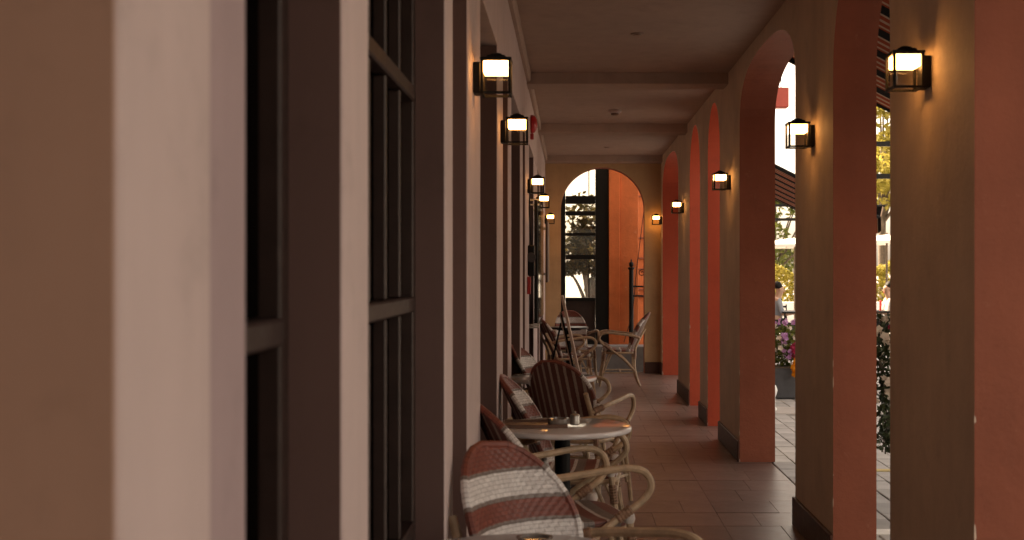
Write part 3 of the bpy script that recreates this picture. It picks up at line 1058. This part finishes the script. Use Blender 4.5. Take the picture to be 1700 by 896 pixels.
b = MB(); b.box(.062, .084, 0, 1.1, 0, .71, .004); b.build('panel', M['flyer'], nb)
for z in (.08, .62):
    b = MB(); b.box(-.08, .061, .52, .56, z, z + .03, .003); b.build('bracket', M['steel'], nb)

# ceiling fittings
sd = thing('smoke_detector', 'small round detector on the ceiling past the second beam', 'detector', (.43, 11.95, CEIL))
b = MB(); b.lathe([(.062, -.001), (.062, -.022), (.05, -.030)][::-1], n=24); b.build('base', M['cream_trim'], sd, True)
b = MB(); b.lathe([(.040, -.031), (.038, -.050), (.02, -.055)][::-1], n=24); b.build('sensor', M['tray'], sd, True)
for (x, yy, lb) in ((.44, 8.10, 'flat ceiling vent nearest the camera'), (.46, 15.5, 'flat ceiling vent near the end arch')):
    v_ = thing('ceiling_vent', lb, 'vent', (x, yy, CEIL), group='small ceiling vents')
    b = MB(); b.lathe([(.045, -.001), (.045, -.008), (.036, -.010)][::-1], n=20); b.build('rim', M['ceiling'], v_)
    b = MB(); b.lathe([(.03, -.0102), (.028, -.014)][::-1], n=20); b.build('grille', M['tray'], v_)

# ================================================================== OUTSIDE
def awning(ya, yb, label):
    root = thing('striped_awning', label, 'awning', (1.51, (ya + yb) / 2, 0), group='striped awnings over the wide arches')
    hy = (yb - ya) / 2
    zt, sl, ln_ = 3.03, -.5, 2.0  # cloth lengthened out of view so the arch linings fall darker
    b = MB(); n = 24
    for k in range(n):
        x0, x1 = ln_ * k / n, ln_ * (k + 1) / n
        sag0 = -.03 * math.sin(math.pi * k / n); sag1 = -.03 * math.sin(math.pi * (k + 1) / n)
        b.quad((x0, -hy, zt + sl * x0 + sag0), (x1, -hy, zt + sl * x1 + sag1), (x1, hy, zt + sl * x1 + sag1), (x0, hy, zt + sl * x0 + sag0),
               ((x0, 0), (x1, 0), (x1, 2 * hy), (x0, 2 * hy)))
        b.quad((x0, -hy, zt + sl * x0 + sag0 + .004), (x0, hy, zt + sl * x0 + sag0 + .004), (x1, hy, zt + sl * x1 + sag1 + .004), (x1, -hy, zt + sl * x1 + sag1 + .004),
               ((x0, 0), (x0, 2 * hy), (x1, 2 * hy), (x1, 0)))
    b.build('cloth', M['awning'], root)
    b = MB()
    ze = zt + sl * ln_
    nn = 40
    for k in range(nn):
        y0, y1 = -hy + 2 * hy * k / nn, -hy + 2 * hy * (k + 1) / nn
        d0 = .17 + .03 * abs(math.sin(k / nn * math.pi * 8)); d1 = .17 + .03 * abs(math.sin((k + 1) / nn * math.pi * 8))
        b.quad((ln_ + .022, y0, ze - .01), (ln_ + .022, y1, ze - .01), (ln_ + .026, y1, ze - d1), (ln_ + .026, y0, ze - d0), ((0, y0 + hy), (0, y1 + hy), (0, y1 + hy), (0, y0 + hy)))
    b.build('valance', M['awning'], root)
    b = MB(); b.tube([(ln_, -hy - .01, ze - .012), (ln_, hy + .01, ze - .012)], .018, 8); b.build('front_bar', M['black'], root)
    for yy in (-hy, hy):
        b = MB(); b.tube([(.0, yy, zt - .02), (ln_, yy, ze - .018)], .016, 8); b.build('side_arm', M['black'], root)
    return root


awning(2.75, 9.12, 'large striped awning above the gap right of the second pier')  # near end stretched out of view to shade the nearer arch linings
awning(14.05, 16.75, 'farther striped awning glimpsed left of the second lantern')

# red hanging box
hb = thing('hanging_box_sign', 'coral red box hanging on a cord outside the wide arch', 'sign', (1.705, 10.0, 2.72))
b = MB(); b.box(-.055, .055, -.055, .055, 0, .16, .006); b.build('box', M['coral'], hb)
b = MB(); b.tube([(0, 0, .16), (0, 0, .62)], .004, 6); b.build('cord', M['black'], hb)
b = MB(); b.tube([(-.21, 0, .62), (.04, 0, .62)], .010, 6); b.build('bracket', M['black'], hb)


def leaf_faces(mb, n, sample, size, r, up=.5):
    for _ in range(n):
        p = sample()
        if p is None: continue
        p = Vector(p)
        d = Vector((r.gauss(0, 1), r.gauss(0, 1), r.gauss(0, 1) + up)).normalized()
        t = d.cross(Vector((r.gauss(0, 1), r.gauss(0, 1), r.gauss(0, 1)))).normalized()
        bt = d.cross(t)
        s_ = size * r.uniform(.6, 1.25)
        n0 = len(mb.v)
        mb.v += [tuple(p - t * s_), tuple(p + bt * s_ * .55 + d * s_ * .1), tuple(p + t * s_), tuple(p - bt * s_ * .55 + d * s_ * .1)]
        mb.face((n0, n0 + 1, n0 + 2, n0 + 3))


def tree(loc, h, rad, label, mat, n=5200, seed=1, trunk_h=None, leaf=.10):
    r = random.Random(seed)
    root = thing('broadleaf_tree', label, 'tree', loc, group='trees beyond the terrace')
    th = trunk_h or h * .38
    tk = MB()
    tk.tube(smooth_path([(0, 0, 0), (r.uniform(-.1, .1), r.uniform(-.1, .1), th * .6), (r.uniform(-.2, .2), r.uniform(-.2, .2), th * 1.15)], 4), [.16 - .08 * k / 8 for k in range(9)], 9)
    cl = []
    for k in range(15):
        a = r.uniform(0, 2 * math.pi); e_ = r.uniform(.15, 1.0)
        rr = rad * math.sqrt(r.uniform(.05, 1)) * (1.0 - .35 * abs(e_ - .45))
        cpt = Vector((math.cos(a) * rr, math.sin(a) * rr, th + (h - th) * e_))
        cl.append((cpt, rad * r.uniform(.28, .48)))
        st = Vector((0, 0, th * r.uniform(.75, 1.1)))
        md = st.lerp(cpt, .5) + Vector((0, 0, .15 * rad))
        tk.tube(smooth_path([st, md, cpt], 4), [.055 - .04 * q_ / 8 for q_ in range(9)], 6)
    tk.build('trunk', M['bark'], root, True)
    def samp():
        c_, q_ = r.choice(cl)
        d = Vector((r.gauss(0, 1), r.gauss(0, 1), r.gauss(0, 1))).normalized()
        return c_ + Vector((d.x, d.y, d.z * .75)) * q_ * (r.random() ** .45)
    cr = MB(); leaf_faces(cr, n, samp, leaf, r)
    cr.build('crown', M[mat], root)
    return root


tree((9.4, 37.0, 0), 7.6, 2.0, 'yellow green tree right of the second pier above the terrace', 'leaf_yellow', 5200, 3, leaf=.11)
tree((11.8, 41.0, 0), 8.5, 2.6, 'tall yellowing tree behind the black frame at the right', 'leaf_yellow', 5200, 4, leaf=.12)
tree((7.6, 46.0, 0), 4.6, 2.0, 'low green tree far behind the white parasols', 'leaf_green', 4200, 5, trunk_h=1.2, leaf=.12)
tree((14.5, 36.0, 0), 7.5, 2.6, 'wide green tree at the far right of the terrace', 'leaf_green', 4200, 6, leaf=.12)
tree((.40, 25.0, 0), 2.30, .68, 'small leafy tree seen through the dark window panes', 'leaf_amber', 2400, 8, trunk_h=.5, leaf=.07)
tree((1.5, 40.0, 0), 5.4, 1.7, 'amber tree far behind the dark window panes', 'leaf_amber', 2600, 14, trunk_h=1.0, leaf=.11)
tree((17.0, 46.0, 0), 9.0, 3.0, 'largest green tree in the row beyond the terrace', 'leaf_green', 4200, 9, leaf=.13)


def hedge(x0, x1, y0, y1, h, label, mat, n, seed):
    r = random.Random(seed)
    root = thing('clipped_hedge', label, 'hedge', ((x0 + x1) / 2, (y0 + y1) / 2, 0), group='hedges around the terrace')
    hx, hy = (x1 - x0) / 2, (y1 - y0) / 2
    def samp():
        x, yy = r.uniform(-hx, hx), r.uniform(-hy, hy)
        hh = h * (.86 + .18 * math.sin(x * 2.3 + seed) * math.cos(x * 1.1))
        z = hh * (1 - r.random() ** 2 * .9)
        if r.random() < .5: yy = -hy + r.gauss(0, .08)
        return (x, yy, z)
    b = MB(); leaf_faces(b, n, samp, .07, r); b.build('foliage', M[mat], root)
    b = MB()
    k = -hx + .2
    while k < hx:
        b.tube([(k, 0, 0), (k + .05, .03, h * .55)], .02, 6); k += .45
    b.build('stems', M['bark'], root)


hedge(4.8, 13.5, 32.6, 33.5, 1.75, 'yellow green hedge behind the terrace seats', 'leaf_yellow', 11000, 2)
hedge(3.2, 4.8, 28.9, 29.6, .9, 'low green hedge at the left end of the terrace', 'leaf_green', 2200, 12)


# black terrace frames
def pergola(x0, x1, y0, y1, zs, label):
    root = thing('steel_pergola', label, 'pergola', (x0, y0, 0), group='black steel frames on the terrace')
    w, d = x1 - x0, y1 - y0
    for (px, py) in ((0, 0), (w, 0), (w, d)):
        b = MB(); b.box(px - .04, px + .04, py - .04, py + .04, 0, zs[-1] + .06, .005); b.build('post', M['black'], root)
    for z in zs:
        b = MB(); b.box(.041, w - .041, -.03, .03, z - .04, z + .04, .004); b.build('crossbar', M['black'], root)
        b = MB(); b.box(w - .03, w + .03, .041, d - .041, z - .04, z + .04, .004); b.build('crossbar', M['black'], root)


pergola(4.55, 8.6, 20.2, 24.0, [2.95, 3.48], 'nearer black steel frame with two crossbars on the terrace')
pergola(5.6, 8.2, 35.0, 37.0, [2.86, 3.26], 'farther black steel frame at the left of the terrace')

# striped cloth hung on the near frame
cw = thing('striped_drape', 'small striped cloth hanging from the black terrace frame', 'cloth', (4.93, 20.1, 2.0))
b = MB()
for k in range(14):
    x0, x1 = k / 14 * .24 - .12, (k + 1) / 14 * .24 - .12
    o0, o1 = .02 * math.sin(k * .9), .02 * math.sin((k + 1) * .9)
    b.quad((x0 * .8 - .02, o0, .05 + .02 * math.sin(k)), (x1 * .8 - .02, o1, .05 + .02 * math.sin(k + 1)), (x1 + .05, o1, .46), (x0 + .05, o0, .46), ((0, x0 * 1.5), (0, x1 * 1.5), (0, x1 * 1.5), (0, x0 * 1.5)))
b.build('cloth', M['awning'], cw)
b = MB(); b.tube([(-.08, .0, .46), (.19, 0, .46)], .02, 8); b.build('rod', M['black'], cw)
b = MB(); b.tube([(.05, 0, .48), (.05, .1, .90)], .01, 6); b.build('hook', M['black'], cw)


def parasol(x, y, z, r, label):
    root = thing('parasol', label, 'parasol', (x, y, 0), group='white parasols on the terrace')
    b = MB(); b.lathe([(.25, 0), (.25, .05), (.05, .08)], n=20); b.build('base', M['planter'], root)
    b = MB(); b.lathe([(.025, .06), (.025, z + .20)], n=10); b.build('pole', M['bark'], root)
    b = MB(); n = 8
    for k in range(n):
        a0, a1 = 2 * math.pi * k / n, 2 * math.pi * (k + 1) / n
        p0 = (r * math.cos(a0), r * math.sin(a0), z); p1 = (r * math.cos(a1), r * math.sin(a1), z)
        top = (0, 0, z + .16)
        i0 = len(b.v); b.v += [p0, p1, top]; b.face((i0, i0 + 1, i0 + 2))
        b.quad((p0[0], p0[1], z - .06), (p1[0], p1[1], z - .06), p1, p0)
    b.build('canopy', M['canvas'], root)
    for k in range(n):
        a0 = 2 * math.pi * k / n
        b = MB(); b.tube([(0, 0, z + .13), (r * .96 * math.cos(a0), r * .96 * math.sin(a0), z - .03)], .008, 5); b.build('rib', M['bark'], root)


parasol(5.0, 27.5, 1.98, 1.2, 'white parasol behind the seated person in grey')
parasol(7.3, 28.5, 2.08, 1.3, 'white parasol above the man in white')
parasol(10.2, 28.0, 2.1, 1.3, 'white parasol farthest right on the terrace')

# white low wall at the back of the terrace
b = MB(); b.box(3.0, 14, 31.2, 31.4, -.05, .62, .02)
tag(b.build('terrace_wall', M['white_paint']), 'low white wall in front of the terrace hedge', 'wall')


# terrace tables, chairs and the two guests
def metal_chair(x, y, rz, label):
    root = thing('metal_chair', label, 'chair', (x, y, 0), rz, 'black metal terrace chairs')
    root.scale = (.92, .92, .92)
    b = MB(); b.box(-.21, .21, -.21, .21, .435, .455, .006); b.build('seat', M['black'], root)
    for (px, py) in ((-.19, -.19), (.19, -.19), (-.19, .19), (.19, .19)):
        b = MB(); b.tube([(px, py, .435), (px * 1.08, py * 1.08, 0)], .012, 6); b.build('leg', M['black'], root)
    for z in (.60, .72, .84):
        b = MB(); b.box(-.225, -.205, -.2, .2, z - .02, z + .02, .004); b.build('back_slat', M['black'], root)
    for py in (-.2, .2):
        b = MB(); b.tube([(-.2, py, .45), (-.23, py, .88)], .012, 6); b.build('back_post', M['black'], root)


def metal_table(x, y, label):
    root = thing('terrace_table', label, 'table', (x, y, 0), 0, 'black terrace tables')
    b = MB(); b.box(-.36, .36, -.36, .36, .70, .73, .006); b.build('table_top', M['black'], root)
    for (px, py) in ((-.32, -.32), (.32, -.32), (-.32, .32), (.32, .32)):
        b = MB(); b.tube([(px, py, .70), (px, py, 0)], .016, 6); b.build('leg', M['black'], root)


metal_table(3.86, 20.7, 'black table beside the seated person in grey')
metal_chair(3.62, 21.55, R(-90), 'black metal chair behind the table of the person in grey')
metal_chair(3.42, 20.65, R(0), 'black metal chair under the seated person in grey')
metal_table(5.0, 21.0, 'black table in front of the man in white')
metal_chair(5.47, 21.0, R(180), 'black metal chair under the man in white')
b = MB(); b.box(-.05, .05, -.05, .05, 0, .10, .01)
tag(b.build('napkin_holder', M['collar_red'], None, False, (3.80, 20.55, .731)), 'red napkin box on the black terrace table', 'box')


def skin_obj(name, joints, edges, mat, parent, sub=1):
    me = bpy.data.meshes.new(name)
    keys = list(joints)
    me.from_pydata([joints[k][0] for k in keys], [(keys.index(a), keys.index(b_)) for a, b_ in edges], [])
    o = link(name, me, parent)
    md = o.modifiers.new('skin', 'SKIN'); md.use_smooth_shade = True
    sv = me.skin_vertices[0].data
    for i, k in enumerate(keys):
        rr = joints[k][1]
        sv[i].radius = rr if isinstance(rr, tuple) else (rr, rr)
    sv[0].use_root = True
    sd_ = o.modifiers.new('sub', 'SUBSURF'); sd_.levels = sub; sd_.render_levels = sub
    me.materials.append(mat)
    return o


def seated_person(x, y, rz, label, shirt, collar=None):
    """sits on a 0.455 m seat, facing local +x, head bent a little"""
    root = thing('person', label, 'person', (x, y, 0), rz, 'guests seated on the terrace')
    J = {'pel': ((0, 0, .57), .12), 'wai': ((.01, 0, .72), .115), 'che': ((.03, 0, .90), (.13, .15)), 'nec': ((.06, 0, 1.04), .052), 'hd0': ((.085, 0, 1.12), .070), 'hd1': ((.095, 0, 1.20), .088), 'hd2': ((.085, 0, 1.265), .066)}
    E = [('pel', 'wai'), ('wai', 'che'), ('che', 'nec'), ('nec', 'hd0'), ('hd0', 'hd1'), ('hd1', 'hd2')]
    for s_, t in ((-1, 'r'), (1, 'l')):
        J.update({'sh' + t: ((.03, s_ * .17, .98), .052), 'el' + t: ((.08, s_ * .22, .74), .042), 'wr' + t: ((.30, s_ * .14, .76), .028), 'pa' + t: ((.36, s_ * .12, .76), .032),
                  'hi' + t: ((.02, s_ * .10, .53), .088), 'kn' + t: ((.42, s_ * .12, .50), .062), 'an' + t: ((.40, s_ * .12, .09), .040), 'to' + t: ((.54, s_ * .13, .04), .035)})
        E += [('che', 'sh' + t), ('sh' + t, 'el' + t), ('el' + t, 'wr' + t), ('wr' + t, 'pa' + t), ('pel', 'hi' + t), ('hi' + t, 'kn' + t), ('kn' + t, 'an' + t), ('an' + t, 'to' + t)]
        for k in range(4):
            J['f%d%s' % (k, t)] = ((.40, s_ * (.095 + .017 * k), .755), .009); J['g%d%s' % (k, t)] = ((.435 - .006 * abs(k - 1.3), s_ * (.092 + .018 * k), .745), .008)
            E += [('pa' + t, 'f%d%s' % (k, t)), ('f%d%s' % (k, t), 'g%d%s' % (k, t))]
        J['t' + t] = ((.36, s_ * .075, .755), .010); J['u' + t] = ((.39, s_ * .066, .75), .008)
        E += [('pa' + t, 't' + t), ('t' + t, 'u' + t)]
    skin_obj('body', J, E, M['skin'], root, 2)
    S = {k: J[k] for k in ('pel', 'wai', 'che', 'shr', 'shl', 'elr', 'ell')}
    S = {k: (v[0], tuple(a * 1.16 for a in v[1]) if isinstance(v[1], tuple) else v[1] * 1.16) for k, v in S.items()}
    S['col'] = ((.05, 0, 1.01), .066)
    skin_obj('shirt', S, [('pel', 'wai'), ('wai', 'che'), ('che', 'shr'), ('che', 'shl'), ('shr', 'elr'), ('shl', 'ell'), ('che', 'col')], M[shirt], root, 2)
    T = {k: (J[k][0], J[k][1] * 1.14) for k in ('pel', 'hir', 'hil', 'knr', 'knl', 'anr', 'anl')}
    skin_obj('trousers', T, [('pel', 'hir'), ('pel', 'hil'), ('hir', 'knr'), ('hil', 'knl'), ('knr', 'anr'), ('knl', 'anl')], M['trousers'], root, 2)
    H = {'a': ((.030, 0, 1.19), .085), 'b': ((.050, 0, 1.262), .105), 'c': ((.115, 0, 1.305), .075)}
    skin_obj('hair', H, [('a', 'b'), ('b', 'c')], M['hair'], root, 2)
    for s_ in (-1, 1):
        b = MB(); b.lathe([(.003, -.009), (.009, -.004), (.009, .004), (.003, .009)], (.165, s_ * .032, 1.195), 8); b.build('eye', M['hair'], root)
        b = MB(); b.lathe([(.004, -.03), (.014, -.015), (.017, .01), (.005, .03)], (.075, s_ * .092, 1.185), 8); b.build('ear', M['skin'], root)
    b = MB(); b.lathe([(.004, -.022), (.017, -.012), (.009, .012), (.003, .024)], (.182, 0, 1.165), 8); b.build('nose', M['skin'], root)
    b = MB(); b.tube([(.158, -.025, 1.125), (.168, 0, 1.122), (.158, .025, 1.125)], .006, 6); b.build('mouth', M['collar_red'], root)
    if collar:
        C_ = {'a': ((.035, 0, .985), .088), 'b': ((.055, 0, 1.035), .068)}
        skin_obj('collar', C_, [('a', 'b')], M[collar], root, 2)
        b = MB(); b.box(.155, .185, -.16, -.10, .70, .98, .01); b.build('badge', M[collar], root)
    root.scale = (.92, .92, .92)
    return root


seated_person(3.42, 20.65, R(5), 'person in a grey shirt seated at the black terrace table', 'shirt_grey')
seated_person(5.47, 21.0, R(190), 'black haired man in a white shirt with red collar', 'shirt_white', 'collar_red')


# ------------------------------------------------------------------ flower planters
def flowers(mb, n, samp, size, r):
    for _ in range(n):
        p = Vector(samp())
        d = Vector((r.gauss(0, .6) - .3, r.gauss(0, .6) - .6, r.gauss(.4, .5))).normalized()
        t = d.cross(Vector((r.gauss(0, 1), r.gauss(0, 1), r.gauss(0, 1)))).normalized(); bt = d.cross(t)
        s_ = size * r.uniform(.7, 1.2)
        for k in range(5):
            a = 2 * math.pi * k / 5
            e1 = t * math.cos(a) + bt * math.sin(a)
            e2 = t * math.cos(a + .62) + bt * math.sin(a + .62); e3 = t * math.cos(a - .62) + bt * math.sin(a - .62)
            n0 = len(mb.v)
            mb.v += [tuple(p), tuple(p + e3 * s_ * .75 + d * s_ * .25), tuple(p + e1 * s_ * 1.1 + d * s_ * .3), tuple(p + e2 * s_ * .75 + d * s_ * .25)]
            mb.face((n0, n0 + 1, n0 + 2, n0 + 3))


def ell(r, c_, q_):
    def f():
        while True:
            d = Vector((r.uniform(-1, 1), r.uniform(-1, 1), r.uniform(-1, 1)))
            if .25 < d.length <= 1: return (c_[0] + d.x * q_[0], c_[1] + d.y * q_[1], c_[2] + d.z * q_[2])
    return f


r = random.Random(21)
fp = thing('flower_planter', 'dark planter of mixed purple, white and orange flowers outside the wide arch', 'planter', (2.40, 13.75, 0))
b = MB(); b.box(-.28, .28, -.20, .20, 0, .33, .012); b.build('box', M['planter'], fp)
b = MB(); b.box(-.26, .26, -.18, .18, .3305, .345); b.build('soil', M['bark'], fp)
b = MB(); leaf_faces(b, 1500, ell(r, (0, 0, .56), (.33, .25, .25)), .030, r); b.build('foliage', M['leaf_green'], fp)
b = MB(); flowers(b, 90, ell(r, (-.02, -.04, .60), (.34, .26, .22)), .026, r); b.build('white_flowers', M['petal_white'], fp)
b = MB(); flowers(b, 26, ell(r, (-.03, -.05, .835), (.22, .14, .045)), .026, r); flowers(b, 12, ell(r, (-.05, -.24, .66), (.05, .04, .05)), .026, r)
flowers(b, 10, ell(r, (-.03, -.26, .50), (.06, .03, .05)), .026, r); b.build('purple_flowers', M['petal_purple'], fp)
b = MB(); flowers(b, 26, ell(r, (.07, -.26, .53), (.07, .05, .08)), .028, r); b.build('crimson_flowers', M['petal_red'], fp)
b = MB(); flowers(b, 60, ell(r, (.08, -.30, .36), (.085, .06, .12)), .030, r); b.build('orange_flowers', M['petal_orange'], fp)

b = MB(); b.lathe([(.045, 0), (.045, .02), (.028, .03), (.028, .13), (.04, .16), (.05, .20), (.035, .245), (.018, .26), (.022, .285), (.010, .315), (.002, .35)], n=18)
tag(b.build('white_bollard', M['white_paint'], None, True, (2.03, 12.40, .004)), 'small white turned finial post in front of the flower planter', 'bollard')

r = random.Random(33)
bp = thing('trailing_planter', 'tall planter of white flowers trailing down beside the second pier', 'planter', (1.67, 7.45, 0))
b = MB(); b.box(-.115, .115, -.16, .16, 0, .78, .01); b.build('box', M['planter'], bp)
b = MB(); b.box(-.10, .10, -.14, .14, .7805, .79); b.build('soil', M['bark'], bp)
def trail():
    t = r.random()
    z = 1.13 - .80 * t ** 1.15
    w = .11 * (1 - .55 * t)
    return (.235 + r.gauss(0, w * .55), -.02 + r.gauss(0, .10), z)
b = MB(); leaf_faces(b, 900, trail, .024, r, .2)
leaf_faces(b, 500, ell(r, (.02, 0, .97), (.24, .20, .19)), .024, r)
b.build('foliage', M['leaf_dark'], bp)
def trail2():
    p = trail()
    while p[2] < .62 and r.random() < .8 or p[2] < .42: p = trail()
    return (p[0], p[1] - .12, p[2])
b = MB(); flowers(b, 46, trail2, .027, r); flowers(b, 24, ell(r, (.06, -.05, 1.02), (.24, .20, .16)), .027, r)
b.build('white_flowers', M['petal_white'], bp)
b = MB()
for k in range(5):
    ph = r.uniform(0, 6)
    b.tube(smooth_path([(.05, r.uniform(-.1, .1), .80), (.17, r.uniform(-.1, .05), .86), (.235 + .02 * math.sin(ph), -.02, .60), (.24 + .02 * math.cos(ph), -.03 + .02 * k, .30)], 5), .004, 5)
b.build('stems', M['bark'], bp)
bpf = MB(); flowers(bpf, 3, ell(r, (.245, -.10, 1.06), (.02, .02, .02)), .02, r); bpf.build('red_flower', M['petal_red'], bp)

# yellow strip and white line in the paving
b = MB(); b.box(2.02, 2.9, 8.66, 8.74, -.03, .0005, .002); structure(b.build('yellow_paving_strip', M['yellow_strip']))
b = MB(); b.box(1.55, 2.6, 6.58, 6.70, -.03, .0005, .002); structure(b.build('white_paving_line', M['white_paint']))

# pieces too small to pick apart singly
for o in bpy.data.objects:
    if o.parent and o.name.split('.')[0] in ('white_flowers', 'purple_flowers', 'crimson_flowers', 'orange_flowers', 'red_flower', 'foliage', 'stems', 'crown', 'chipped_edge'):
        o["kind"] = "stuff"
